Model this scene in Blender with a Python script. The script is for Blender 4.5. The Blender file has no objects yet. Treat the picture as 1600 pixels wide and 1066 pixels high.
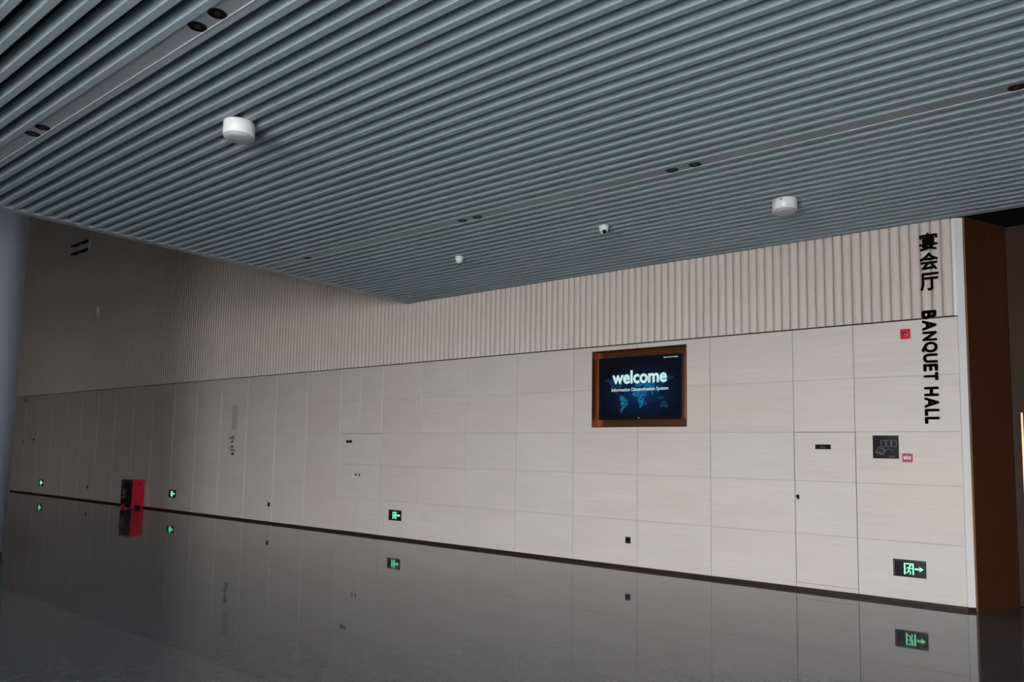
import bpy, bmesh, math, random
from mathutils import Vector, Matrix
random.seed(7)
SC = bpy.context.scene
COL = SC.collection

# ------------------------------------------------------------------ camera
CAM_Y, EYE = -9.1965, 1.60
YAW, PITCH, ROLL = 0.66258, 0.084728, 0.016421
F = Vector((-math.sin(YAW)*math.cos(PITCH), math.cos(YAW)*math.cos(PITCH), math.sin(PITCH)))
R0 = Vector((math.cos(YAW), math.sin(YAW), 0)); U0 = R0.cross(F)
RR = R0*math.cos(ROLL) + U0*math.sin(ROLL); UU = U0*math.cos(ROLL) - R0*math.sin(ROLL)
cd = bpy.data.cameras.new('camera'); cam = bpy.data.objects.new('camera', cd); COL.objects.link(cam)
M = Matrix.Identity(4)
for i in range(3):
    M[i][0] = RR[i]; M[i][1] = UU[i]; M[i][2] = -F[i]
M[1][3] = CAM_Y; M[2][3] = EYE
cam.matrix_world = M
cd.sensor_width = 36; cd.lens = 1144.576/1600*36; cd.shift_y = 75.26/1600
cd.clip_start = .05; cd.clip_end = 200
SC.camera = cam

# ------------------------------------------------------------------ daylight and exposure
w = bpy.data.worlds.new('daylight'); SC.world = w; w.use_nodes = True
wn = w.node_tree.nodes; wl = w.node_tree.links
bg = wn['Background']; bg.inputs['Strength'].default_value = 26.0
tc = wn.new('ShaderNodeTexCoord'); sp = wn.new('ShaderNodeSeparateXYZ'); rp = wn.new('ShaderNodeValToRGB')
rp.color_ramp.elements[0].position = .46; rp.color_ramp.elements[0].color = (.46, .46, .45, 1)      # paving outside
rp.color_ramp.elements[1].position = .52; rp.color_ramp.elements[1].color = (.95, .965, .985, 1)     # overcast sky
mr = wn.new('ShaderNodeMapRange'); mr.inputs['From Min'].default_value = -1; mr.inputs['From Max'].default_value = 1
wl.new(tc.outputs['Generated'], sp.inputs[0]); wl.new(sp.outputs['Z'], mr.inputs[0]); wl.new(mr.outputs[0], rp.inputs[0]); wl.new(rp.outputs[0], bg.inputs['Color'])
SC.view_settings.view_transform = 'Standard'; SC.view_settings.look = 'None'
SC.view_settings.exposure = 0.0; SC.view_settings.gamma = 1; SC.view_settings.use_curve_mapping = False
# the openings of the glazed facade behind the camera (x0, x1, z0, z1) at y = FRONT_Y
FRONT_Y = -17.0; RIGHT_X = 14.0; LEFT_X = -33.0; HALL_Z = 9.9
OPENINGS = [(-3.4, 9.0, 0.0, 4.0)]
def portal(name, loc, rot, sx, sy):       # sampling guide lying in a real opening, gives off no light of its own
    ld = bpy.data.lights.new(name, 'AREA'); ld.shape = 'RECTANGLE'; ld.size = sx; ld.size_y = sy
    ld.cycles.is_portal = True
    o = bpy.data.objects.new(name, ld); COL.objects.link(o); o.location = loc; o.rotation_euler = rot
for (a, b, c, d) in OPENINGS:
    portal('window_portal', ((a+b)/2, FRONT_Y-.02, (c+d)/2), (math.radians(-90), 0, math.radians(180)), b-a, d-c)
sd = bpy.data.lights.new('sun', 'SUN'); sd.energy = 85.0; sd.color = (1.0, .97, .93); sd.angle = math.radians(2)
so = bpy.data.objects.new('sun', sd); COL.objects.link(so); so.location = (5, -30, 20)
so.rotation_euler = Vector((.18, .74, -.58)).to_track_quat('-Z', 'Y').to_euler()      # added sun through the facade, lands only on the added pale floor

# ------------------------------------------------------------------ materials
def mat(name, col, rough=.5, metal=0., spec=.5, emit=None, es=1., noise=None, bump=None):
    m = bpy.data.materials.new(name); m.use_nodes = True
    n = m.node_tree.nodes; l = m.node_tree.links; p = n['Principled BSDF']
    p.inputs['Base Color'].default_value = (*col, 1); p.inputs['Roughness'].default_value = rough
    p.inputs['Metallic'].default_value = metal; p.inputs['Specular IOR Level'].default_value = spec
    if emit:
        p.inputs['Emission Color'].default_value = (*emit, 1); p.inputs['Emission Strength'].default_value = es
    if noise:                                   # (scale xyz, amount)
        tc = n.new('ShaderNodeTexCoord'); mp = n.new('ShaderNodeMapping'); nz = n.new('ShaderNodeTexNoise'); rp = n.new('ShaderNodeMapRange'); mx = n.new('ShaderNodeMix')
        mx.data_type = 'RGBA'; mx.blend_type = 'MULTIPLY'; mx.inputs[0].default_value = 1
        mp.inputs['Scale'].default_value = noise[0]; nz.inputs['Scale'].default_value = 1; nz.inputs['Detail'].default_value = 4
        rp.inputs['From Min'].default_value = .3; rp.inputs['From Max'].default_value = .7
        rp.inputs['To Min'].default_value = 1-noise[1]; rp.inputs['To Max'].default_value = 1+noise[1]
        l.new(tc.outputs['Object'], mp.inputs[0]); l.new(mp.outputs[0], nz.inputs['Vector']); l.new(nz.outputs[0], rp.inputs[0])
        cc = n.new('ShaderNodeCombineColor')
        for i in range(3): l.new(rp.outputs[0], cc.inputs[i])
        mx.inputs[6].default_value = (*col, 1); l.new(cc.outputs[0], mx.inputs[7]); l.new(mx.outputs[2], p.inputs['Base Color'])
    return m

def stone_mat():
    m = bpy.data.materials.new('pale_stone'); m.use_nodes = True
    n = m.node_tree.nodes; l = m.node_tree.links; p = n['Principled BSDF']
    p.inputs['Roughness'].default_value = .48; p.inputs['Specular IOR Level'].default_value = .4
    tc = n.new('ShaderNodeTexCoord'); at = n.new('ShaderNodeAttribute'); at.attribute_name = 'tone'
    def nz(scale, detail):
        mp = n.new('ShaderNodeMapping'); mp.inputs['Scale'].default_value = scale
        z = n.new('ShaderNodeTexNoise'); z.inputs['Scale'].default_value = 1; z.inputs['Detail'].default_value = detail
        ad = n.new('ShaderNodeVectorMath'); ad.operation = 'ADD'
        sc = n.new('ShaderNodeVectorMath'); sc.operation = 'SCALE'; sc.inputs['Scale'].default_value = 7.
        l.new(at.outputs['Color'], sc.inputs[0]); l.new(tc.outputs['Object'], mp.inputs[0])
        l.new(mp.outputs[0], ad.inputs[0]); l.new(sc.outputs[0], ad.inputs[1]); l.new(ad.outputs[0], z.inputs['Vector']); return z
    fine = nz((1.4, 1, 34), 6); broad = nz((.7, 1, 2.6), 3)
    def rng(z, lo, hi):
        r = n.new('ShaderNodeMapRange'); r.inputs['From Min'].default_value = .3; r.inputs['From Max'].default_value = .7
        r.inputs['To Min'].default_value = lo; r.inputs['To Max'].default_value = hi; l.new(z.outputs[0], r.inputs[0]); return r
    a = rng(fine, .965, 1.035); b = rng(broad, .965, 1.03)
    mu = n.new('ShaderNodeMath'); mu.operation = 'MULTIPLY'; l.new(a.outputs[0], mu.inputs[0]); l.new(b.outputs[0], mu.inputs[1])
    base = n.new('ShaderNodeMix'); base.data_type = 'RGBA'
    base.inputs[6].default_value = (.622, .574, .540, 1); base.inputs[7].default_value = (.615, .548, .515, 1)
    sep = n.new('ShaderNodeSeparateColor'); l.new(at.outputs['Color'], sep.inputs[0]); l.new(sep.outputs[0], base.inputs[0])
    vs = n.new('ShaderNodeVectorMath'); vs.operation = 'SCALE'; l.new(base.outputs[2], vs.inputs[0]); l.new(mu.outputs[0], vs.inputs['Scale'])
    l.new(vs.outputs[0], p.inputs['Base Color'])
    return m

def floor_mat():
    m = bpy.data.materials.new('polished_concrete'); m.use_nodes = True
    n = m.node_tree.nodes; l = m.node_tree.links; p = n['Principled BSDF']
    tc = n.new('ShaderNodeTexCoord')
    def nz(scale, detail, rough=.5, rot=0):
        mp = n.new('ShaderNodeMapping'); mp.inputs['Scale'].default_value = scale; mp.inputs['Rotation'].default_value = (0, 0, rot)
        z = n.new('ShaderNodeTexNoise'); z.inputs['Scale'].default_value = 1; z.inputs['Detail'].default_value = detail; z.inputs['Roughness'].default_value = rough
        l.new(tc.outputs['Object'], mp.inputs[0]); l.new(mp.outputs[0], z.inputs['Vector']); return z
    def ramp(z, f0, f1, t0, t1):
        r = n.new('ShaderNodeMapRange'); r.inputs['From Min'].default_value = f0; r.inputs['From Max'].default_value = f1
        r.inputs['To Min'].default_value = t0; r.inputs['To Max'].default_value = t1; l.new(z.outputs[0], r.inputs[0]); return r
    A = nz((.5, .5, 1), 5, .6); B = nz((70, 70, 1), 3, .6); Cn = nz((9, 9, 1), 3, .55)
    mixc = n.new('ShaderNodeMix'); mixc.data_type = 'RGBA'
    mixc.inputs[6].default_value = (.036, .041, .051, 1); mixc.inputs[7].default_value = (.135, .145, .162, 1)
    r1 = ramp(Cn, .3, .7, 0, .5); r2 = ramp(B, .3, .72, 0, .6)
    ad = n.new('ShaderNodeMath'); ad.operation = 'ADD'; l.new(r1.outputs[0], ad.inputs[0]); l.new(r2.outputs[0], ad.inputs[1]); ad.use_clamp = True
    l.new(ad.outputs[0], mixc.inputs[0]); l.new(mixc.outputs[2], p.inputs['Base Color'])
    rr = ramp(Cn, .3, .75, .02, .07); l.new(rr.outputs[0], p.inputs['Roughness'])
    p.inputs['Specular IOR Level'].default_value = .5
    W = nz((.9, .9, 1), 2, .4)
    bp = n.new('ShaderNodeBump'); bp.inputs['Strength'].default_value = .45; bp.inputs['Distance'].default_value = .0016
    l.new(W.outputs[0], bp.inputs['Height']); l.new(bp.outputs[0], p.inputs['Normal'])
    return m

M_STONE = stone_mat(); M_FLOOR = floor_mat()
M_STAIN = mat('stained_stone', (.47, .42, .37), .55, noise=((6, 1, 12), .10))
M_FLUTE = mat('fluted_plaster', (.64, .575, .535), .6, spec=.3, noise=((2, 2, .8), .03))
M_SLAT = mat('slat_grey_blue_paint', (.315, .385, .428), .60, spec=.3, noise=((.5, 3, 3), .05))
M_JOINT = mat('slat_joint', (.50, .56, .59), .4)
M_STRIPLIP = mat('strip_lip', (.36, .385, .41), .45)
M_PANEL = mat('light_strip_paint', (.30, .325, .35), .45)
M_PLENUM = mat('plenum_black', (.012, .012, .013), .9, spec=.1)
M_GAP = mat('shadow_gap', (.02, .017, .016), .8, spec=.2)
M_KICK = mat('dark_brown_kick', (.030, .014, .010), .5, spec=.2)
M_WHITE = mat('white_painted_edge', (.80, .775, .77), .4)
M_BRONZE = mat('bronze_wood_panel', (.15, .055, .026), .36, metal=.55, spec=.45, noise=((26, 26, .7), .10))
M_LIP = mat('bronze_lip', (.30, .16, .09), .3, metal=.4)
M_COPPER = mat('copper_lining', (.21, .080, .038), .34, metal=.8)
M_COLUMN = mat('column_paint', (.27, .305, .36), .42, spec=.4, noise=((2, 2, .6), .03))
M_DARK = mat('black_plastic', (.012, .011, .012), .14, spec=.3)
M_NAVY = mat('dark_socket', (.018, .021, .030), .4)
M_BLACKMETAL = mat('dark_bronze_letter', (.020, .013, .010), .35, metal=.3)
M_BEZEL = mat('tv_bezel', (.006, .006, .008), .25)
M_RED = mat('red_enamel', (.80, .010, .055), .35)
M_DKRED = mat('dark_red_enamel', (.20, .004, .014), .4); M_DOORRED = mat('dark_maroon_door', (.055, .003, .012), .25)
M_LABEL = mat('white_label', (.75, .68, .72), .5)
M_GREYTXT = mat('grey_print', (.30, .29, .29), .6)
M_INK = mat('black_print', (.04, .03, .04), .6)
M_LAMPW = mat('white_lacquer', (.80, .83, .84), .35)
M_LENS = mat('frosted_lens', (.42, .42, .44), .3)
M_REDMARK = mat('red_marks', (.35, .02, .04), .6)
M_DL = mat('downlight_trim', (.004, .003, .003), .5, spec=.1)
M_DLIN = mat('downlight_reflector', (.012, .009, .008), .5)
M_GREEN = mat('green_light', (.0, .02, .01), .4, emit=(.26, .95, .52), es=1.5)
M_STEEL = mat('brushed_steel', (.55, .54, .52), .3, metal=.9)
M_SENSOR = mat('pale_grey_plastic', (.78, .78, .76), .5)
M_CONC = mat('plain_grey_wall', (.36, .35, .34), .8)
M_GLASS = mat('glass_door', (.012, .003, .006), .06); M_GLASS.node_tree.nodes['Principled BSDF'].inputs['Alpha'].default_value = .6
M_TXTW = mat('screen_white_text', (0, 0, 0), .4, emit=(.62, .90, .92), es=.85)
M_DOT = mat('screen_map_dots', (0, 0, 0), .4, emit=(.03, .42, .72), es=1.0)
M_DOOR = mat('dark_bronze_door', (.036, .017, .009), .55, spec=.12, noise=((26, 26, .7), .10))
M_DOTF = mat('screen_faint_dots', (0, 0, 0), .4, emit=(.012, .11, .26), es=1.0)

def screen_mat(cx, cz):
    m = bpy.data.materials.new('lit_screen'); m.use_nodes = True
    n = m.node_tree.nodes; l = m.node_tree.links; p = n['Principled BSDF']
    p.inputs['Base Color'].default_value = (.004, .004, .006, 1); p.inputs['Roughness'].default_value = .12; p.inputs['Specular IOR Level'].default_value = .25
    tc = n.new('ShaderNodeTexCoord'); mp = n.new('ShaderNodeMapping')
    mp.vector_type = 'POINT'; mp.inputs['Location'].default_value = (-cx*1.45, 0, -cz*2.3); mp.inputs['Scale'].default_value = (1.45, 0, 2.3)
    ln = n.new('ShaderNodeVectorMath'); ln.operation = 'LENGTH'
    rp = n.new('ShaderNodeValToRGB'); e = rp.color_ramp.elements
    e[0].position = 0; e[0].color = (.0020, .038, .11, 1); e[1].position = 1; e[1].color = (.0015, .0022, .005, 1)
    k = e.new(.45); k.color = (.0012, .008, .030, 1)
    l.new(tc.outputs['Object'], mp.inputs[0]); l.new(mp.outputs[0], ln.inputs[0]); l.new(ln.outputs['Value'], rp.inputs[0])
    l.new(rp.outputs[0], p.inputs['Emission Color']); p.inputs['Emission Strength'].default_value = 1.
    return m

# ------------------------------------------------------------------ helpers
def tag(o, label=None, cat=None, group=None, kind=None):
    if label: o['label'] = label
    if cat: o['category'] = cat
    if group: o['group'] = group
    if kind: o['kind'] = kind
    return o
def obj(name, bm, mats, parent=None, smooth=False, origin=None):
    me = bpy.data.meshes.new(name)
    if origin: bmesh.ops.translate(bm, verts=bm.verts, vec=-Vector(origin))
    bm.to_mesh(me); bm.free()
    for m in (mats if isinstance(mats, (list, tuple)) else [mats]): me.materials.append(m)
    if smooth:
        for p in me.polygons: p.use_smooth = True
    o = bpy.data.objects.new(name, me); COL.objects.link(o)
    if origin: o.location = origin
    if parent is not None: o.parent = parent
    return o
def empty(name, loc, label, cat, group=None):
    o = bpy.data.objects.new(name, None); COL.objects.link(o); o.location = loc; o.empty_display_size = .1
    return tag(o, label, cat, group)
def B(): return bmesh.new()
def box(bm, x0, x1, y0, y1, z0, z1, mi=0, bev=0.):
    v = [bm.verts.new(p) for p in ((x0,y0,z0),(x1,y0,z0),(x1,y1,z0),(x0,y1,z0),(x0,y0,z1),(x1,y0,z1),(x1,y1,z1),(x0,y1,z1))]
    fs = [bm.faces.new([v[i] for i in f]) for f in ((3,2,1,0),(4,5,6,7),(0,1,5,4),(1,2,6,5),(2,3,7,6),(3,0,4,7))]
    for f in fs: f.material_index = mi
    if bev:
        es = list({e for f in fs for e in f.edges})
        r = bmesh.ops.bevel(bm, geom=es, offset=bev, segments=3, affect='EDGES', profile=.5)
        for f in r['faces']: f.material_index = mi
    return fs
def quad(bm, pts, mi=0):
    f = bm.faces.new([bm.verts.new(p) for p in pts]); f.material_index = mi; return f
def prism(bm, pts, z0, z1, mi=0):                 # vertical prism on an xy outline (counter-clockwise)
    a = [bm.verts.new((x, y, z0)) for x, y in pts]; b = [bm.verts.new((x, y, z1)) for x, y in pts]
    n = len(pts)
    fs = [bm.faces.new(a[::-1]), bm.faces.new(b)] + [bm.faces.new((a[i], a[(i+1)%n], b[(i+1)%n], b[i])) for i in range(n)]
    for f in fs: f.material_index = mi
def wallpoly(bm, pts, y0, y1, mi=0):              # outline in x,z given thickness along y (y0 front)
    a = [bm.verts.new((x, y0, z)) for x, z in pts]; b = [bm.verts.new((x, y1, z)) for x, z in pts]
    n = len(pts)
    fs = [bm.faces.new(a), bm.faces.new(b[::-1])] + [bm.faces.new((b[i], b[(i+1)%n], a[(i+1)%n], a[i])) for i in range(n)]
    for f in fs: f.material_index = mi
def lathe(bm, prof, n=40, c=(0, 0, 0), mi=0):     # prof: list of (r, z)
    rings = []
    for r, z in prof:
        rings.append([bm.verts.new((c[0]+r*math.cos(2*math.pi*i/n), c[1]+r*math.sin(2*math.pi*i/n), c[2]+z)) for i in range(n)] if r > 1e-6 else [bm.verts.new((c[0], c[1], c[2]+z))])
    for A, Bq in zip(rings, rings[1:]):
        for i in range(n):
            j = (i+1) % n
            if len(A) == 1: f = bm.faces.new((A[0], Bq[j], Bq[i]))
            elif len(Bq) == 1: f = bm.faces.new((A[i], A[j], Bq[0]))
            else: f = bm.faces.new((A[i], A[j], Bq[j], Bq[i]))
            f.material_index = mi
    bmesh.ops.recalc_face_normals(bm, faces=bm.faces)
def tube(bm, a, b, r, n=12, mi=0, r2=None):
    a = Vector(a); b = Vector(b); d = (b-a); L = d.length
    q = d.to_track_quat('Z', 'Y').to_matrix().to_4x4(); q.translation = (a+b)/2
    res = bmesh.ops.create_cone(bm, cap_ends=True, segments=n, radius1=r, radius2=r if r2 is None else r2, depth=L, matrix=q)
    for f in {f for v in res['verts'] for f in v.link_faces}: f.material_index = mi
def text_bm(s, width=None, height=None, depth=.002, bold=0., spacing=1.):
    """flat text in the xz plane facing -y, lower-left corner at the origin, scaled to width/height."""
    cu = bpy.data.curves.new('t', 'FONT'); cu.body = s; cu.size = 1; cu.extrude = .01; cu.space_character = spacing
    o = bpy.data.objects.new('t', cu); COL.objects.link(o)
    dg = bpy.context.evaluated_depsgraph_get(); me = bpy.data.meshes.new_from_object(o.evaluated_get(dg))
    bpy.data.objects.remove(o); bpy.data.curves.remove(cu)
    bm = bmesh.new(); bm.from_mesh(me); bpy.data.meshes.remove(me)
    xs = [v.co.x for v in bm.verts]; ys = [v.co.y for v in bm.verts]; zs = [v.co.z for v in bm.verts]
    w0 = max(xs)-min(xs) or 1; h0 = max(ys)-min(ys) or 1; d0 = max(zs)-min(zs) or 1
    sx = width/w0 if width else height/h0; sy = height/h0 if height else sx
    mx, my, mz = min(xs), min(ys), min(zs)
    if bold:
        src = bpy.data.meshes.new('s'); bm.to_mesh(src)
        for dx, dy in ((1, 0), (-1, 0), (0, 1), (0, -1), (.7, .7), (-.7, .7), (.7, -.7), (-.7, -.7)):
            src.transform(Matrix.Translation((dx*bold, dy*bold, 0))); bm.from_mesh(src); src.transform(Matrix.Translation((-dx*bold, -dy*bold, 0)))
        bpy.data.meshes.remove(src); mx -= bold; my -= bold; w0 += 2*bold; h0 += 2*bold
        sx = width/w0 if width else height/h0; sy = height/h0 if height else sx
    for v in bm.verts:
        x = (v.co.x-mx)*sx; z = (v.co.y-my)*sy; y = -((v.co.z-mz)/d0)*depth
        v.co = (x, y, z)
    return bm
def move_bm(bm, v): bmesh.ops.translate(bm, verts=bm.verts, vec=Vector(v)); return bm
def merge(dst, src):
    me = bpy.data.meshes.new('m'); src.to_mesh(me); src.free(); dst.from_mesh(me); bpy.data.meshes.remove(me)

# ------------------------------------------------------------------ key levels
SEAM_Z = 3.147; CEIL_Z = 4.245; EDGE_X = -9.60; END_X = -1.03; KICK = .040

# ------------------------------------------------------------------ floor
bm = B(); box(bm, LEFT_X-.3, RIGHT_X+3, FRONT_Y-3, 3.5, -.12, 0)
tag(obj('floor', bm, M_FLOOR), kind='structure')
bm = B(); box(bm, .5, 13.9, FRONT_Y+.02, -11.2, 0, .006)  # unseen pale floor added to bounce light up onto the slats
tag(obj('floor_bounce', bm, mat('pale_bounce_floor', (.50, .48, .45), .35)), kind='structure')

# ------------------------------------------------------------------ stone wall of panels
seams = [-19.961 + 1.0705*i for i in range(8)]
s = seams[0]
while s > LEFT_X+1.1: s -= 1.0705; seams.insert(0, s)
seams = [LEFT_X] + seams + [-11.405, -10.83, -10.21, -9.19, -8.144, -7.074, -6.003, -4.933, -3.862, -2.792, -2.097, END_X]
rows = [KICK, .672, 1.303, 1.892, 2.517, SEAM_Z]
TV_HOLE = (-5.682, -4.190, 1.968, 3.086)
STAIN = (-15.21, -14.99, 1.99, 2.53)
DOORS = {1: (-2.787, -2.098, .090, 1.892), 2: (-11.40, -10.21, KICK+.004, 1.892), 3: (-27.02, -26.40, KICK+.004, 1.892)}
wall = B(); tone = wall.loops.layers.color.new('tone')
def paint(f, t):
    for lp in f.loops: lp[tone] = (*t, 1)
def slab(bm, x0, x1, z0, z1, L, Rr, D, U, t, mi=0):
    bx, bz, dp, g = .0050, .0014, .006, .0011
    X0 = x0+(bx if L else 0); X1 = x1-(bx if Rr else 0); Z0 = z0+(bz if D else 0); Z1 = z1-(bz if U else 0)
    fs = [quad(bm, ((X0,0,Z0),(X1,0,Z0),(X1,0,Z1),(X0,0,Z1)), mi)]
    if L: fs.append(quad(bm, ((x0+g,dp,Z0),(X0,0,Z0),(X0,0,Z1),(x0+g,dp,Z1)), mi))
    if Rr: fs.append(quad(bm, ((X1,0,Z0),(x1-g,dp,Z0),(x1-g,dp,Z1),(X1,0,Z1)), mi))
    if D: fs.append(quad(bm, ((X0,dp,z0+.0005),(X1,dp,z0+.0005),(X1,0,Z0),(X0,0,Z0)), mi))
    if U: fs.append(quad(bm, ((X0,0,Z1),(X1,0,Z1),(X1,dp,z1-.0005),(X0,dp,z1-.0005)), mi))
    for f in fs: paint(f, t)
def subtract(rect, hole):
    x0, x1, z0, z1, L, Rr, D, U = rect; a, b, c, d = hole
    if a >= x1-1e-4 or b <= x0+1e-4 or c >= z1-1e-4 or d <= z0+1e-4: return [rect]
    out = []
    if a > x0+1e-3: out.append((x0, a, z0, z1, L, False, D, U))
    else: a = x0
    if b < x1-1e-3: out.append((b, x1, z0, z1, False, Rr, D, U))
    else: b = x1
    if c > z0+1e-3: out.append((a, b, z0, c, L and a == x0, Rr and b == x1, D, False))
    if d < z1-1e-3: out.append((a, b, d, z1, L and a == x0, Rr and b == x1, False, U))
    return out
tones = {}
for i in range(len(seams)-1):
    for j in range(len(rows)-1):
        t = (max(0, min(1, random.gauss(.45, .28))), random.random(), random.random())
        cell = [(seams[i], seams[i+1], rows[j], rows[j+1], True, True, True, True)]
        tones[(round(seams[i], 2), j)] = t
        for h in [TV_HOLE, STAIN] + list(DOORS.values()):
            cell = [q for c in cell for q in subtract(c, h)]
        for q in cell: slab(wall, *q, t)
f = quad(wall, ((STAIN[0],0,STAIN[2]),(STAIN[1],0,STAIN[2]),(STAIN[1],0,STAIN[3]),(STAIN[0],0,STAIN[3])), 1); paint(f, (.5,.5,.5))
# dark joint backing behind the panels, left open at the screen recess
for (a, b, c, d) in ((LEFT_X, TV_HOLE[0], 0, SEAM_Z), (TV_HOLE[1], END_X, 0, SEAM_Z), (TV_HOLE[0], TV_HOLE[1], 0, TV_HOLE[2]), (TV_HOLE[0], TV_HOLE[1], TV_HOLE[3], SEAM_Z)):
    for f in box(wall, a, b, .0065, .34, c, d, 2): paint(f, (0,0,0))
tag(obj('wall_back', wall, [M_STONE, M_STAIN, M_GAP]), kind='structure')

# ------------------------------------------------------------------ concealed doors in the panelling
def concealed_door(n, rect, split=None, lines=(.672, 1.303)):
    a, b, c, d = rect; e = .004
    root = bpy.data.objects.new('door_%d' % n, None); COL.objects.link(root); root.location = ((a+b)/2, 0, c); tag(root, kind='structure')
    xs = [a, b] if split is None else [a, split, b]
    for x0, x1 in zip(xs, xs[1:]):
        bm = B(); ly = bm.loops.layers.color.new('tone'); zs = [c] + [z for z in lines] + [d]
        for z0, z1 in zip(zs, zs[1:]):
            t = (random.random()*.8, random.random(), random.random())
            for f in box(bm, x0+e/2, x1-e/2, 0.0004, .006, z0+.0012+(e/2 if z0 == c else 0), z1-.0012-(e if z1 == d else 0)):
                for lp in f.loops: lp[ly] = (*t, 1)
        o = obj('door_leaf', bm, M_STONE, root, origin=None); o.location = -Vector(root.location)
    return root
def lock(parent, x, z, w=.034, h=.05):
    bm = B(); box(bm, x-w/2, x+w/2, -.008, .0, z-h/2, z+h/2, bev=.004); tube(bm, (x+.002, -.016, z), (x+.002, -.006, z), .011)
    o = obj('door_lock', bm, M_DARK, parent); o.location = -Vector(parent.location); tag(o, 'small black lock plate')
d1 = concealed_door(1, DOORS[1]); 
bm = B(); tube(bm, (-2.757, -.012, 1.118), (-2.757, 0, 1.118), .020, 20); tube(bm, (-2.750, -.020, 1.095), (-2.750, 0, 1.095), .014, 16)
o = obj('door_lock', bm, M_DARK, d1); o.location = -Vector(d1.location)
d2 = concealed_door(2, DOORS[2], -10.83); lock(d2, -10.878, 1.113); lock(d2, -10.785, 1.113)
d3 = concealed_door(3, DOORS[3]); lock(d3, -26.93, 1.09)

# ------------------------------------------------------------------ kick along the foot and shadow gap under the flutes
bm = B(); box(bm, LEFT_X, END_X, .004, .0064, 0, KICK)
tag(obj('baseboard_back', bm, M_KICK), kind='structure')
bm = B(); box(bm, LEFT_X, END_X-.0, .008, .3, SEAM_Z, SEAM_Z+.016)
tag(obj('trim_1', bm, M_GAP), kind='structure')

# ------------------------------------------------------------------ fluted wall above
def flutes(name, xa, xb, z0, z1):
    P = .10335; K = 14; dep = .034; pts = []; x = -1.063
    n = int(round((x-xa)/P)); start = x-n*P
    m = int(round((xb-start)/P))
    for i in range(m):
        for k in range(K):
            u = (0, .012, .05, .11, .19, .30, .42, .54, .65, .75, .83, .89, .93, .965)[k]
            v = 1.5 if k == 13 else 1-math.sqrt(max(0, 1-((u-.42)/(.42 if u < .42 else .52))**2))
            pts.append((start+(i+u)*P, .001+dep*v))
    pts.append((start+m*P, .001+dep))
    bm = B()
    a = [bm.verts.new((p[0], p[1], z0)) for p in pts]; b = [bm.verts.new((p[0], p[1], z1)) for p in pts]
    for i in range(len(pts)-1): bm.faces.new((a[i], a[i+1], b[i+1], b[i]))
    # bottom returns
    c = [bm.verts.new((p[0], .05, z0)) for p in pts]
    for i in range(len(pts)-1): bm.faces.new((c[i], c[i+1], a[i+1], a[i]))
    box(bm, start, start+m*P, .05, .34, z0, z1)
    return tag(obj(name, bm, M_FLUTE), kind='structure')
flutes('wall_upper', EDGE_X, -1.063, SEAM_Z+.016, CEIL_Z+.45)
flutes('wall_upper_hall', LEFT_X, EDGE_X, SEAM_Z+.016, HALL_Z)

# ------------------------------------------------------------------ pier end with a splayed white edge
bm = B()
prism(bm, [(END_X, .0), (END_X+.068, .038), (END_X+.068, .34), (END_X, .34)], KICK, CEIL_Z)
prism(bm, [(END_X, .004), (END_X+.066, .042), (END_X+.066, .34), (END_X, .34)], 0, KICK, 1)
tag(obj('trim_2', bm, [M_WHITE, M_KICK]), kind='structure')
bm = B(); prism(bm, [(-1.063, .0012), (END_X-.0005, .0012), (END_X-.0005, .34), (-1.063, .34)], SEAM_Z+.012, CEIL_Z)
tag(obj('trim_3', bm, M_WHITE), kind='structure')
bm = B(); prism(bm, [(END_X+.070, .040), (END_X+.088, .030), (END_X+.088, .34), (END_X+.070, .34)], 0, CEIL_Z)
tag(obj('trim_4', bm, M_LIP), kind='structure')

# ------------------------------------------------------------------ entrance niche in bronze panelling
NX, NY = -.617, .66
bm = B(); prism(bm, [(END_X+.090, .034), (NX, NY), (NX, NY+.25), (END_X+.090, .40)], 0, CEIL_Z)
tag(obj('wall_niche', bm, M_BRONZE), kind='structure')
bm = B(); box(bm, .25, .45, -.60, NY+.25, 0, CEIL_Z-.002)  # unseen right jamb, brought forward to keep light out of the niche
tag(obj('wall_niche_right', bm, M_BRONZE), kind='structure')
bm = B(); box(bm, -1.075, .45, .0, 1.2, CEIL_Z, CEIL_Z+.06)
box(bm, -1.063, RIGHT_X, .0, .05, CEIL_Z+.05, CEIL_Z+.45)
tag(obj('trim_5', bm, M_PLENUM), kind='structure')
for n, (xa, xb, hx, up) in enumerate(((NX, .25, -.525, 1),)):
    root = bpy.data.objects.new('door_%d' % (4+n), None); COL.objects.link(root); root.location = ((xa+xb)/2, NY, 0); tag(root, kind='structure')
    bm = B(); box(bm, xa+.003, xb-.003, NY+.01, NY+.07, .01, CEIL_Z-.01)
    o = obj('door_leaf', bm, M_DOOR, root); o.location = -Vector(root.location)
    bm = B(); box(bm, hx-.012, hx+.012, NY-.055, NY-.030, .75, 2.12, bev=.003)
    for z in (.95, 1.9): box(bm, hx-.008, hx+.008, NY-.032, NY+.012, z-.012, z+.012)
    o = obj('door_handle', bm, M_LIP, root); o.location = -Vector(root.location); tag(o, 'long brass pull bar')
bm = B(); box(bm, END_X, .45, NY+.26, NY+.32, 0, CEIL_Z)
tag(obj('wall_niche_back', bm, M_GAP), kind='structure')
bm = B(); box(bm, .45, 2.3, .0, .34, 0, CEIL_Z)
box(bm, 2.3, 2.5, -12.0, .34, 0, CEIL_Z-.004); box(bm, 2.5, RIGHT_X, -12.0, -11.8, 0, CEIL_Z-.004)  # unseen side walls added to block window light from the right end
tag(obj('wall_back_right_blocker', bm, M_CONC), kind='structure')

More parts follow.
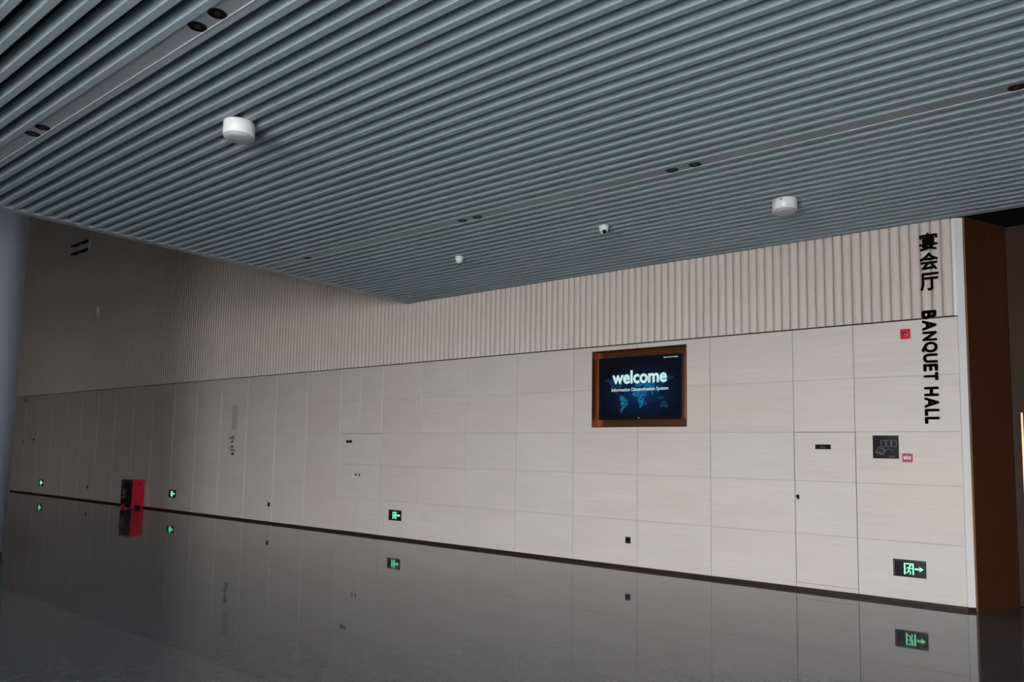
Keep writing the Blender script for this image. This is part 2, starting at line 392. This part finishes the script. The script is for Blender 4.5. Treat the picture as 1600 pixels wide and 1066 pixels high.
# ------------------------------------------------------------------ slatted ceiling
SW, PITCH_S, SH = .050, .14385, .115
strips = [-3.04, -6.95]
edges = []                                       # y of each slat's wall-side edge
y = -2.93
while y < -.02: edges.append(y); y += PITCH_S
edges += [-3.10]
for k in range(1, 26): edges.append(-3.10-k*PITCH_S)
edges += [-6.84, -7.01]
y = -7.01-PITCH_S
while y > FRONT_Y+.1: edges.append(y); y -= PITCH_S
bm = B(); CX0 = EDGE_X+.13; CX1 = RIGHT_X
JX = -4.16
for e in edges:
    for xa, xb in ((CX0, JX-.0015), (JX+.0015, CX1)):
        box(bm, xa, xb, e-SW, e, CEIL_Z, CEIL_Z+SH)
    box(bm, JX-.0015, JX+.0015, e-SW-.0004, e+.0004, CEIL_Z-.0004, CEIL_Z+SH, 1)
box(bm, EDGE_X, CX1, FRONT_Y, 0.0, CEIL_Z+SH+.16, CEIL_Z+SH+.20, 2)
tag(obj('ceiling', bm, [M_SLAT, M_JOINT, M_PLENUM]), kind='structure')
for n, yc in enumerate(strips):
    bm = B(); box(bm, CX0, CX1, yc-.060, yc+.0602, CEIL_Z+.007, CEIL_Z+.030)
    box(bm, CX0, CX1, yc+.0540, yc+.0602, CEIL_Z-.002, CEIL_Z+.012, 1)
    tag(obj('trim_%d' % (6+n), bm, [M_PANEL, M_STRIPLIP]), kind='structure')
bm = B(); box(bm, EDGE_X, CX0, FRONT_Y, -.001, CEIL_Z-.004, CEIL_Z+.55)
tag(obj('trim_8', bm, M_PANEL), kind='structure')
bm = B(); box(bm, CX0, CX1, -.012, -.001, CEIL_Z+.004, CEIL_Z+.03)
tag(obj('trim_9', bm, M_SLAT), kind='structure')

# ------------------------------------------------------------------ rest of the shell (out of view)
def wall_with(name, axis, at, lo, hi, z1, holes, th=.3):
    bm = B(); cuts = sorted(holes)
    def bx(a, b, c, d):
        if b-a < 1e-3 or d-c < 1e-3: return
        if axis == 'y': box(bm, a, b, at-th, at, c, d)
        else: box(bm, at, at+th, a, b, c, d)
    p = lo
    for (a, b, c, d) in cuts:
        bx(p, a, 0, z1); bx(a, b, 0, c); bx(a, b, d, z1)
        p = b
    bx(p, hi, 0, z1)
    tag(obj(name, bm, M_CONC), kind='structure')
wall_with('wall_front', 'y', FRONT_Y, LEFT_X, RIGHT_X, HALL_Z, OPENINGS)
wall_with('wall_right', 'x', RIGHT_X, FRONT_Y, .3, HALL_Z, [])
bm = B(); box(bm, LEFT_X-.3, LEFT_X, FRONT_Y, .3, 0, HALL_Z)
tag(obj('wall_left', bm, M_CONC), kind='structure')
bm = B(); box(bm, LEFT_X, EDGE_X+.1, FRONT_Y, .3, HALL_Z, HALL_Z+.2)
tag(obj('ceiling_hall', bm, M_CONC), kind='structure')
bm = B(); box(bm, EDGE_X, EDGE_X+.12, FRONT_Y, -.0, CEIL_Z+.55, HALL_Z)
tag(obj('wall_balcony', bm, M_CONC), kind='structure')

# ------------------------------------------------------------------ round column
t = empty('round_column', (-12.42, -5.81, 0), 'thick round blue-grey column rising at the left edge of the hall', 'column')
bm = B(); lathe(bm, [(0, .062), (.585, .062), (.600, .075), (.600, HALL_Z), (0, HALL_Z)], 96)
obj('shaft', bm, M_COLUMN, t, smooth=False)
for p in t.children[0].data.polygons: p.use_smooth = abs(p.normal.z) < .5
bm = B(); lathe(bm, [(0, 0), (.565, 0), (.565, .062), (0, .062)], 64)
tag(obj('base_ring', bm, M_DARK, t), 'recessed black base ring')

# ------------------------------------------------------------------ screen in its copper recess
cx, cz = (TV_HOLE[0]+TV_HOLE[1])/2, (TV_HOLE[2]+TV_HOLE[3])/2
rec = empty('screen_recess', (cx, .1, TV_HOLE[2]), 'copper-lined square recess in the stone wall holding the screen', 'recess')
x0, x1, z0, z1 = TV_HOLE; th = .008
bm = B()
box(bm, x0, x0+th, -.003, .16, z0, z1); box(bm, x1-th, x1, -.003, .16, z0, z1)
box(bm, x0+th, x1-th, -.003, .16, z0, z0+th); box(bm, x0+th, x1-th, -.003, .16, z1-th, z1)
box(bm, x0+th, x1-th, .15, .16, z0+th, z1-th)
o = obj('lining', bm, M_COPPER, rec); o.location = -Vector(rec.location)
SX0, SX1, SZ0, SZ1, SY = -5.598, -4.288, 2.083, 2.980, .058
tv = empty('wall_screen', ((SX0+SX1)/2, .13, SZ0), 'black flat screen in the copper recess, glowing blue with a welcome message', 'screen')
def tvp(name, bm, m):
    o = obj(name, bm, m, tv); o.location = -Vector(tv.location); return o
bm = B(); box(bm, SX0, SX1, SY+.002, .149, SZ0, SZ1, bev=.004)
for (a, b, c, d) in ((SX0, SX0+.018, SZ0, SZ1), (SX1-.018, SX1, SZ0, SZ1), (SX0+.018, SX1-.018, SZ0, SZ0+.030), (SX0+.018, SX1-.018, SZ1-.018, SZ1)):
    box(bm, a, b, SY-.004, SY+.004, c, d)
tvp('bezel', bm, M_BEZEL)
bm = B(); box(bm, SX0+.018, SX1-.018, SY, SY+.002, SZ0+.03, SZ1-.018)
tvp('display', bm, screen_mat(-4.90, 2.46))
def stext(s, xa, xb, za, zb, m, bold, name='message', sp=1.):
    bm = text_bm(s, width=xb-xa, height=zb-za, depth=.0006, bold=bold, spacing=sp); move_bm(bm, (xa, SY-.0004, za))
    return tvp(name, bm, m)
WORDS = True
stext('welcome', -5.372, -4.510, 2.590, 2.785, M_TXTW, .035, 'welcome_message')
stext('Information Dissemination System', -5.385, -4.490, 2.470, 2.533, M_TXTW, .010, 'subtitle')
stext('2024-10-10 14:28:05', -4.56, -4.345, 2.928, 2.946, M_TXTW, .01, 'clock_line')
bm = B(); box(bm, -4.955, -4.930, SY-.0055, SY-.003, SZ0+.010, SZ0+.020); tvp('maker_mark', bm, M_LABEL)
CONT = {
 'na': [(-165,65),(-140,70),(-95,72),(-80,65),(-60,52),(-75,40),(-82,28),(-97,26),(-90,16),(-80,8),(-105,20),(-115,30),(-125,42),(-130,55)],
 'gl': [(-50,62),(-25,70),(-20,80),(-55,80)],
 'sa': [(-78,8),(-60,10),(-50,0),(-35,-7),(-40,-22),(-55,-35),(-65,-45),(-70,-54),(-74,-45),(-71,-20),(-81,-5)],
 'eu': [(-10,37),(0,44),(-5,50),(8,56),(10,64),(25,71),(45,68),(45,45),(28,40),(22,37),(12,40)],
 'af': [(-16,15),(-10,32),(10,37),(32,31),(42,12),(51,11),(40,-5),(38,-20),(30,-32),(18,-35),(12,-15),(9,4),(-8,5)],
 'as': [(45,45),(45,68),(75,73),(110,75),(140,72),(178,68),(160,58),(140,52),(130,40),(122,30),(108,20),(104,8),(95,18),(88,22),(78,8),(70,22),(58,25),(45,13),(35,30),(40,40)],
 'au': [(114,-22),(130,-12),(142,-11),(152,-26),(147,-38),(135,-34),(116,-34)],
 'id': [(96,5),(105,-6),(120,-8),(140,-6),(125,3),(110,2)],
 'md': [(44,-16),(50,-16),(47,-25),(44,-24)]}
def inside(p, poly):
    c = False; n = len(poly)
    for i in range(n):
        (xa, ya), (xb, yb) = poly[i], poly[(i+1) % n]
        if (ya > p[1]) != (yb > p[1]) and p[0] < (xb-xa)*(p[1]-ya)/(yb-ya)+xa: c = not c
    return c
bmb, bmf = B(), B(); rnd = random.Random(3)
for k, poly in CONT.items():
    xs = [p[0] for p in poly]; ys = [p[1] for p in poly]
    lon = min(xs)
    while lon < max(xs):
        lat = min(ys)
        while lat < max(ys):
            q = (lon+rnd.uniform(-1, 1), lat+rnd.uniform(-1, 1))
            if inside(q, poly) and rnd.random() < .85:
                X = -4.925+(q[0]-20)*.0033; Z = 2.385+q[1]*.0042; r = .0042*rnd.uniform(.5, 1.2)
                if SX0+.03 < X < SX1-.03 and SZ0+.04 < Z < SZ1-.03:
                    tgt = bmf if (abs(q[0]-5) > 85 or q[1] > 50) else bmb
                    quad(tgt, ((X-r, SY-.0003, Z), (X, SY-.0003, Z-r), (X+r, SY-.0003, Z), (X, SY-.0003, Z+r)))
            lat += 2.7
        lon += 3.0
for _ in range(120):
    X = rnd.uniform(SX0+.05, SX1-.05); Z = rnd.uniform(SZ0+.06, SZ1-.05); r = .002
    quad(bmf, ((X-r, SY-.0003, Z), (X, SY-.0003, Z-r), (X+r, SY-.0003, Z), (X, SY-.0003, Z+r)))
tag(tvp('map_dots', bmb, M_DOT), kind='stuff'); tag(tvp('faint_dots', bmf, M_DOTF), kind='stuff')

# ------------------------------------------------------------------ raised lettering beside the entrance
t = empty('hall_lettering', (-1.28, 0, 1.96), 'dark bronze raised lettering running down the wall end, BANQUET HALL below Chinese characters', 'lettering')
def place_letter(bm, x, z, rot=False, h=.145):
    if rot:                                        # turn clockwise: letter top points to +x
        for v in bm.verts: v.co = Vector((v.co.z, v.co.y, -v.co.x))
    move_bm(bm, (x, -.004, z))
    o = obj('character', bm, M_BLACKMETAL, t); o.location = -Vector(t.location); return o
for ch, zt in (('\u5bb4', 4.122), ('\u4f1a', 3.898), ('\u5385', 3.668)):
    bm = text_bm(ch, width=.182, height=.200, depth=.026, bold=.022); place_letter(bm, -1.376, zt-.205)
zc = 3.238
W_ = {'B': .098, 'A': .118, 'N': .105, 'Q': .122, 'U': .104, 'E': .082, 'T': .092, ' ': .050, 'H': .104, 'L': .078}
tot = sum(W_[c] for c in 'BANQUET HALL') ; gap = (1.262-tot)/11
for ch in 'BANQUET HALL':
    if ch != ' ':
        hgt = .143 if ch != 'Q' else .158
        bm = text_bm(ch, width=W_[ch], height=hgt, depth=.026, bold=.045); place_letter(bm, -1.372-(.012 if ch == 'Q' else 0), zc, True)
    zc -= W_[ch]+gap

# ------------------------------------------------------------------ exit signs
def exit_sign(x, z, label, wd=.325, hg=.187):
    t = empty('exit_sign', (x, 0, z), label, 'exit sign', 'green exit signs low on the wall')
    bm = B(); box(bm, 0, wd, -.014, 0, 0, hg, bev=.003); obj('panel', bm, M_DARK, t)
    bm = B(); box(bm, .010, .013, -.0150, -.0135, .012, hg-.012); box(bm, .013, wd-.012, -.0146, -.0139, hg-.013, hg-.0115)
    obj('face_line', bm, M_GREYTXT, t)
    dx0, dx1, dz0, dz1 = .108, .205, .028, .152; y0, y1 = -.0155, -.0138
    bm = B()
    for (a, b, c, d) in ((dx0, dx0+.014, dz0, dz1), (dx1-.014, dx1, dz0, dz1), (dx0+.014, dx1-.014, dz1-.013, dz1)): box(bm, a, b, y0, y1, c, d)
    obj('door_symbol', bm, M_GREEN, t)
    bm = B(); mx, mz = dx0+.050, dz0
    lim = [((.004, .078), (-.004, .046), .011), ((-.004, .046), (.016, .028), .0085), ((.016, .028), (.008, .004), .007), ((-.004, .046), (-.014, .024), .0085), ((-.014, .024), (-.030, .016), .007),
           ((.004, .080), (.020, .064), .006), ((.020, .064), (.030, .070), .005), ((.002, .080), (-.016, .076), .006), ((-.016, .076), (-.024, .060), .005)]
    for (a, b, r) in lim:
        A = Vector((a[0], a[1])); D = Vector((b[0], b[1])); n = (D-A).normalized(); pr = Vector((-n.y, n.x))*r/1.6; n = n*r*.4
        P = [A-n-pr, D+n-pr, D+n+pr, A-n+pr]
        wallpoly(bm, [(mx+p.x, mz+p.y) for p in P], y0, y1)
    wallpoly(bm, [(mx+.012+.011*math.cos(a*math.pi/6), mz+.096+.011*math.sin(a*math.pi/6)) for a in range(12)], y0, y1)
    obj('running_figure', bm, M_GREEN, t)
    bm = B(); ax0, ax1, az = .214, .300, .094
    wallpoly(bm, [(ax0, az-.009), (ax1-.036, az-.009), (ax1-.044, az-.030), (ax1, az), (ax1-.044, az+.030), (ax1-.036, az+.009), (ax0, az+.009)], y0, y1)
    obj('arrow', bm, M_GREEN, t)
    bm = B(); box(bm, .232, .262, -.0146, -.0139, .146, .153); obj('indicator', bm, M_REDMARK, t)
    return t
exit_sign(-1.731, .290, 'largest green exit sign, low on the wall beside the bronze entrance')
exit_sign(-9.942, .332, 'green exit sign low on the wall right of the paired hidden doors')
exit_sign(-17.845, .336, 'green exit sign low on the wall right of the red fire cabinet')
exit_sign(-25.97, .290, 'smallest green exit sign, low on the wall near the round column')

# ------------------------------------------------------------------ sockets
def socket(x, z, label):
    t = empty('wall_socket', (x, 0, z), label, 'socket', 'dark wall sockets near the floor')
    bm = B(); box(bm, 0, .082, -.009, 0, 0, .090, bev=.003); obj('plate', bm, M_NAVY, t)
    bm = B()
    box(bm, .010, .072, -.0102, -.0085, .010, .080); obj('insert', bm, M_DARK, t)
socket(-5.115, .345, 'dark square socket on pale stone below the lit screen')
socket(-13.682, .353, 'small dark socket low on the wall left of the paired hidden doors')
socket(-22.52, .338, 'tiny dark socket on the shaded wall between column and red cabinet')

# ------------------------------------------------------------------ small signs
def plate(name, rect, label, cat, group=None):
    a, b, c, d = rect
    t = empty(name, (a, 0, c), label, cat, group)
    bm = B(); box(bm, 0, b-a, -.006, 0, 0, d-c, bev=.0012); obj('plate', bm, M_DARK, t); return t
def ptext(t, s, xa, za, w, h, m=None, bold=.0, y=-.0062, name='lettering'):
    bm = text_bm(s, width=w, height=h, depth=.0008, bold=bold); move_bm(bm, (xa, y, za)); return obj(name, bm, m or M_GREYTXT, t)
t = plate('door_sign', (-2.544, -2.367, 1.686, 1.743), 'black nameplate on the single hidden door left of the floor plan', 'sign', 'black door nameplates')
ptext(t, '\u8bbe\u5907\u95f4', .066, .034, .044, .015, M_LABEL, .01); ptext(t, 'Equipment Room', .055, .010, .068, .013)
t = plate('door_sign', (-11.20, -11.033, 1.712, 1.765), 'black nameplate on the left leaf of the paired hidden doors', 'sign', 'black door nameplates')
ptext(t, '\u8bbe\u5907\u95f4', .062, .032, .040, .013)
plate('door_sign', (-26.74, -26.58, 1.700, 1.752), 'black nameplate on the far door near the round column', 'sign', 'black door nameplates')

t = plate('floor_plan_sign', (-1.910, -1.642, 1.588, 1.850), 'black square floor plan sign with thin white outlines beside the red call point', 'sign')
def outline(bm, pts, wd=.0022, closed=True):
    n = len(pts)
    for i in range(n if closed else n-1):
        A = Vector(pts[i]); D = Vector(pts[(i+1) % n]); q = (D-A).normalized(); pr = Vector((-q.y, q.x))*wd/2
        P = [A-pr, D-pr, D+pr, A+pr]; wallpoly(bm, [(p.x, p.y) for p in P], -.0068, -.0058)
bm = B()
for k in range(3): outline(bm, [(.088+k*.054, .135), (.134+k*.054, .135), (.134+k*.054, .206), (.088+k*.054, .206)], .0028)
outline(bm, [(.034, .078), (.110, .050), (.128, .100), (.064, .132)], .0028)
outline(bm, [(.058, .084), (.104, .068), (.114, .096), (.070, .112)], .0018)
outline(bm, [(.028, .070), (.100, .040)], .004, False)
outline(bm, [(.165+.042*math.cos(a*math.pi/12), .060+.046*math.sin(a*math.pi/12)) for a in range(1, 12)], .0022, False)
obj('plan_lines', bm, M_GREYTXT, t)
ptext(t, 'MAP', .016, .228, .034, .014, M_LABEL, .03, name='heading'); ptext(t, '\u5e73\u9762\u56fe', .062, .226, .052, .018, M_GREYTXT, .02, name='heading')
ptext(t, '\u5f53\u524d\u4f4d\u7f6e', .166, .024, .062, .008); ptext(t, 'You are here', .166, .012, .055, .007)
ptext(t, '\u5927\u5385', .042, .028, .018, .008); ptext(t, '1F', .116, .030, .012, .008)

# wayfinding lettering
t = empty('wayfinding_lettering', (-15.31, 0, 1.38), 'small black wayfinding letters and arrows stuck on the shaded stone below a faint stain', 'lettering')
def wt(s, xa, za, w, h, b=.03): 
    bm = text_bm(s, width=w, height=h, depth=.004, bold=b); move_bm(bm, (xa, 0, za)); obj('lettering', bm, M_INK, t)
def arrow_up(x, z, s, right=True):
    bm = B()
    wallpoly(bm, [(x, z-s*.08), (x+s*.6, z-s*.08), (x+s*.5, z-s*.45), (x+s, z), (x+s*.5, z+s*.45), (x+s*.6, z+s*.08), (x, z+s*.08)], -.003, 0)
    obj('arrow', bm, M_INK, t)
wt('\u5bb4\u4f1a\u5385', .115, .400, .150, .062); wt('Banquet Hall', .115, .372, .170, .020); wt('\u9910\u5385', .115, .300, .090, .062)
wt('\u4f1a\u8bae\u5ba4', .100, .205, .120, .042); wt('Meeting', .100, .175, .110, .020)
wt('\u6d17\u624b\u95f4', .100, .120, .130, .042); wt('Toilet', .240, .130, .070, .020); wt('\u7535\u68af', .130, .030, .120, .060); arrow_up(.015, .420, .08); arrow_up(.005, .190, .06)

# ------------------------------------------------------------------ fire alarm devices
def call_point(x, z, label, text=True):
    t = empty('fire_call_point', (x, 0, z), label, 'fire alarm', 'red manual call points')
    bm = B(); box(bm, 0, .098, -.042, 0, 0, .094, bev=.006); obj('housing', bm, M_RED, t)
    bm = B(); box(bm, .006, .090, -.0445, -.040, .006, .088, bev=.001); obj('front_plate', bm, M_DKRED, t)
    bm = B(); box(bm, .014, .084, -.0462, -.044, .030, .062); obj('press_plate', bm, M_LABEL, t)
    if text:
        b2 = text_bm('FIRE', width=.040, height=.014, depth=.0006, bold=.02); move_bm(b2, (.030, -.0462, .040)); obj('lettering', b2, M_INK, t)
        bm = B(); wallpoly(bm, [(.044, .066), (.054, .066), (.049, .078)], -.0455, -.0440); obj('mark', bm, M_LABEL, t)
call_point(-1.604, 1.554, 'red manual call point with a white label, right of the floor plan')
call_point(-27.52, 1.610, 'faint red manual call point on the dark wall beside the column')
def horn(x, z, label):
    t = empty('fire_sounder', (x, 0, z), label, 'fire alarm', 'red alarm sounders below the fluted wall')
    bm = B(); box(bm, 0, .104, -.022, 0, 0, .116, bev=.010); obj('base', bm, M_RED, t)
    bm = B(); box(bm, .008, .096, -.062, -.018, .010, .106, bev=.018); o = obj('strobe_cover', bm, M_RED, t, smooth=True)
    bm = B(); lathe(bm, [(0, .012), (.018, .010), (.026, 0)], 20)
    for v in bm.verts: v.co = Vector((v.co.x+.052, -.062-v.co.z, v.co.y+.052))
    obj('lens', bm, M_DKRED, t)
horn(-1.594, 2.936, 'red alarm sounder just below the fluted wall beside the raised lettering')
horn(-27.52, 2.970, 'dark red alarm sounder high on the shaded wall by the column')

# ------------------------------------------------------------------ ceiling fixtures
def drum(x, y, label, marks=False):
    t = empty('drum_ceiling_light', (x, y, CEIL_Z), label, 'ceiling light', 'white drum fixtures under the slats')
    bm = B(); lathe(bm, [(0, 0), (.122, 0), (.124, -.003), (.124, -.112), (.118, -.116), (.112, -.116), (0, -.116)], 64)
    o = obj('housing', bm, M_LAMPW, t)
    for p in o.data.polygons: p.use_smooth = abs(p.normal.z) < .5
    bm = B(); lathe(bm, [(0, -.114), (.113, -.114), (.108, -.132), (.092, -.140), (0, -.143)], 56); obj('lens', bm, M_LENS, t, smooth=True)
    if marks:
        for nm, deg, wd in (('red_mark', -88, 9), ('sticker', -128, 5)):
            bm = B(); n = 6
            for k in range(n):
                if nm == 'red_mark' and k == 3: continue
                a0 = math.radians(deg-wd/2+wd*k/n)*1; a1 = math.radians(deg-wd/2+wd*(k+1)/n)
                quad(bm, [(.1250*math.cos(a), .1250*math.sin(a), zz) for a, zz in ((a0, -.030), (a1, -.030), (a1, -.012), (a0, -.012))])
            obj(nm, bm, M_REDMARK if nm == 'red_mark' else M_INK, t)
drum(-5.365, -6.015, 'white drum-shaped ceiling light on the near left slats')
drum(-2.351, -1.634, 'white drum-shaped ceiling light with red marks, near the far right wall', True)

def dome(x, y, label, az, lens=True):
    t = empty('dome_camera', (x, y, CEIL_Z), label, 'camera', 'white dome cameras under the slats')
    bm = B(); lathe(bm, [(0, 0), (.056, 0), (.058, -.004), (.057, -.030), (.054, -.034)], 40); obj('base', bm, M_LAMPW, t, smooth=True)
    bm = B(); lathe(bm, [(.054, -.030)] + [(.053*math.cos(a), -.034-.064*math.sin(a)) for a in [k*math.pi/20 for k in range(0, 10)]] + [(0, -.098)], 40)
    obj('ball', bm, M_LAMPW, t, smooth=True)
    d = Vector((math.cos(az)*.84, math.sin(az)*.84, -.54)).normalized(); c = Vector((0, 0, -.055))
    bm = B(); tube(bm, c+d*.040, c+d*.0565, .024, 24); tube(bm, c+d*.0560, c+d*.0590, .013, 20)
    obj('lens', bm, M_DARK, t)
dome(-4.327, -1.957, 'white dome camera with its black lens facing the viewer', math.radians(-50))
dome(-6.643, -1.905, 'small white dome camera turned away, left of the other one', math.radians(125))

def downlight(x, y, label, grp):
    t = empty('recessed_downlight', (x, y, CEIL_Z+.007), label, 'downlight', grp)
    bm = B(); lathe(bm, [(.050, 0), (.0575, 0), (.0585, -.0015), (.057, -.003), (.050, -.002), (.050, 0)], 40); obj('trim_ring', bm, M_DL, t, smooth=True)
    bm = B(); lathe(bm, [(.050, -.0015), (.040, -.0010), (.0, -.0006)], 40); obj('reflector', bm, M_DL, t, smooth=True)
    bm = B(); lathe(bm, [(.022, -.0012), (.016, -.0022), (0, -.0026)], 24); obj('bulb', bm, M_DLIN, t, smooth=True)
S1, S2 = strips[1], strips[0]
G1, G2 = 'unlit downlights in the near light strip', 'unlit downlights in the far light strip'
downlight(-4.330, S1, 'unlit black downlight at the top left, front one of its pair', G1)
downlight(-4.098, S1, 'unlit black downlight at the top left, right one of its pair', G1)
downlight(-6.807, S1, 'unlit black downlight near the left edge, right one of its pair', G1)
downlight(-7.020, S1, 'unlit black downlight nearest the left edge of the photo', G1)
downlight(-.275, S2, 'unlit black downlight cut by the right edge of the photo', G2)
downlight(-2.715, S2, 'unlit downlight right of centre, right one of its pair', G2)
downlight(-2.943, S2, 'unlit downlight right of centre, left one of its pair', G2)
downlight(-5.346, S2, 'unlit downlight above the turned-away dome camera, right of its pair', G2)
downlight(-5.572, S2, 'unlit downlight above the turned-away dome camera, left of its pair', G2)
downlight(-8.479, S2, 'farthest single unlit downlight near the ceiling edge', G2)

# ------------------------------------------------------------------ red fire cabinet and extinguishers
CXa, CXb, CYa, CYb, CH, LEG = -19.66, -19.09, -.335, -.012, .715, .075
t = empty('fire_cabinet', ((CXa+CXb)/2, (CYa+CYb)/2, 0), 'red fire extinguisher cabinet standing against the dim stone wall', 'fire cabinet')
def cp(name, bm, m): o = obj(name, bm, m, t); o.location = -Vector(t.location); return o
bm = B(); e = .010
box(bm, CXa, CXb, CYb-e, CYb, LEG, CH); box(bm, CXa, CXa+e, CYa+.02, CYb-e, LEG, CH); box(bm, CXb-e, CXb, CYa+.02, CYb-e, LEG, CH)
box(bm, CXa+e, CXb-e, CYa+.02, CYb-e, CH-e, CH); box(bm, CXa+e, CXb-e, CYa+.02, CYb-e, LEG, LEG+e)
cp('body', bm, M_RED)
for lx in (CXa, CXb-.05):
    for ly in (CYa+.02, CYb-.07):
        bm = B(); box(bm, lx, lx+.05, ly, ly+.07, 0, LEG); cp('foot', bm, M_RED)
bm = B(); fa, fb = CXa, CXb
box(bm, fa, fa+.17, CYa, CYa+.02, LEG, CH); box(bm, fb-.035, fb, CYa, CYa+.02, LEG, CH)
box(bm, fa+.17, fb-.035, CYa, CYa+.02, CH-.09, CH); box(bm, fa+.17, fb-.035, CYa, CYa+.02, LEG, LEG+.05)
cp('door_frame', bm, M_DOORRED)
bm = B(); box(bm, fa+.171, fb-.036, CYa+.008, CYa+.012, LEG+.051, CH-.091)
cp('door_glass', bm, M_GLASS)
bm = B(); box(bm, fa+.19, fa+.20, CYa-.018, CYa-.002, .22, .48); cp('handle', bm, M_STEEL)
for k, ch in enumerate('\u706d\u706b\u5668\u7bb1'):
    b2 = text_bm(ch, width=.085, height=.075, depth=.001, bold=.02); move_bm(b2, (fa+.040, CYa, CH-.15-k*.115)); cp('lettering', b2, M_LABEL)
M_BLUE = mat('blue_print', (.08, .07, .22), .5)
for k, ch in enumerate('119'):
    b2 = text_bm(ch, width=.030 if ch == '9' else .014, height=.05, depth=.001, bold=.02)
    for v in b2.verts: v.co = Vector((-v.co.y, v.co.x, v.co.z))
    move_bm(b2, (CXb, CYa+.13+k*.035, CH-.12)); cp('digit', b2, M_BLUE)
def extinguisher(x, label):
    t = empty('fire_extinguisher', (x, -.19, LEG+e), label, 'fire extinguisher', 'extinguishers inside the red cabinet')
    bm = B(); lathe(bm, [(0, 0), (.062, 0), (.066, .01), (.066, .33), (.05, .37), (.022, .39), (0, .39)], 28); obj('cylinder', bm, M_RED, t, smooth=True)
    bm = B(); tube(bm, (0, 0, .388), (0, 0, .43), .018); box(bm, -.012, .012, -.08, .03, .428, .440); box(bm, -.012, .012, -.08, .02, .452, .462); tube(bm, (0, 0, .43), (0, 0, .455), .009)
    obj('valve', bm, M_STEEL, t)
    bm = B(); pts = [(.02, 0, .42), (.06, -.02, .41), (.078, -.03, .33), (.078, -.03, .15)]
    for a, b in zip(pts, pts[1:]): tube(bm, a, b, .009)
    obj('hose', bm, M_DARK, t)
extinguisher(-19.235, 'right-hand extinguisher inside the red cabinet')
extinguisher(-19.420, 'left-hand extinguisher inside the red cabinet')

# ------------------------------------------------------------------ high wall fittings
t = empty('wall_bracket', (-23.97, 0, 7.41), 'grey metal frame of two rails high on the fluted hall wall', 'bracket')
def bp_(name, bm, m): o = obj(name, bm, m, t); o.location = -Vector(t.location)
for z in (7.43, 7.69):
    bm = B(); box(bm, -24.56, -23.37, -.085, .002, z, z+.05); bp_('rail', bm, M_GAP)
for x in (-24.57, -24.03, -23.42):
    bm = B(); box(bm, x, x+.08, -.05, .002, 7.39, 7.74); bp_('upright', bm, M_SENSOR)
t = empty('wall_sensor', (-22.50, 0, 5.29), 'pale boxy sensor on the dark fluted hall wall', 'sensor')
bm = B(); box(bm, -.07, .07, -.08, .002, .085, .30, bev=.008); obj('housing', bm, M_SENSOR, t)
bm = B(); box(bm, -.035, .035, -.06, .002, 0, .08, bev=.006); obj('emitter', bm, M_SENSOR, t)
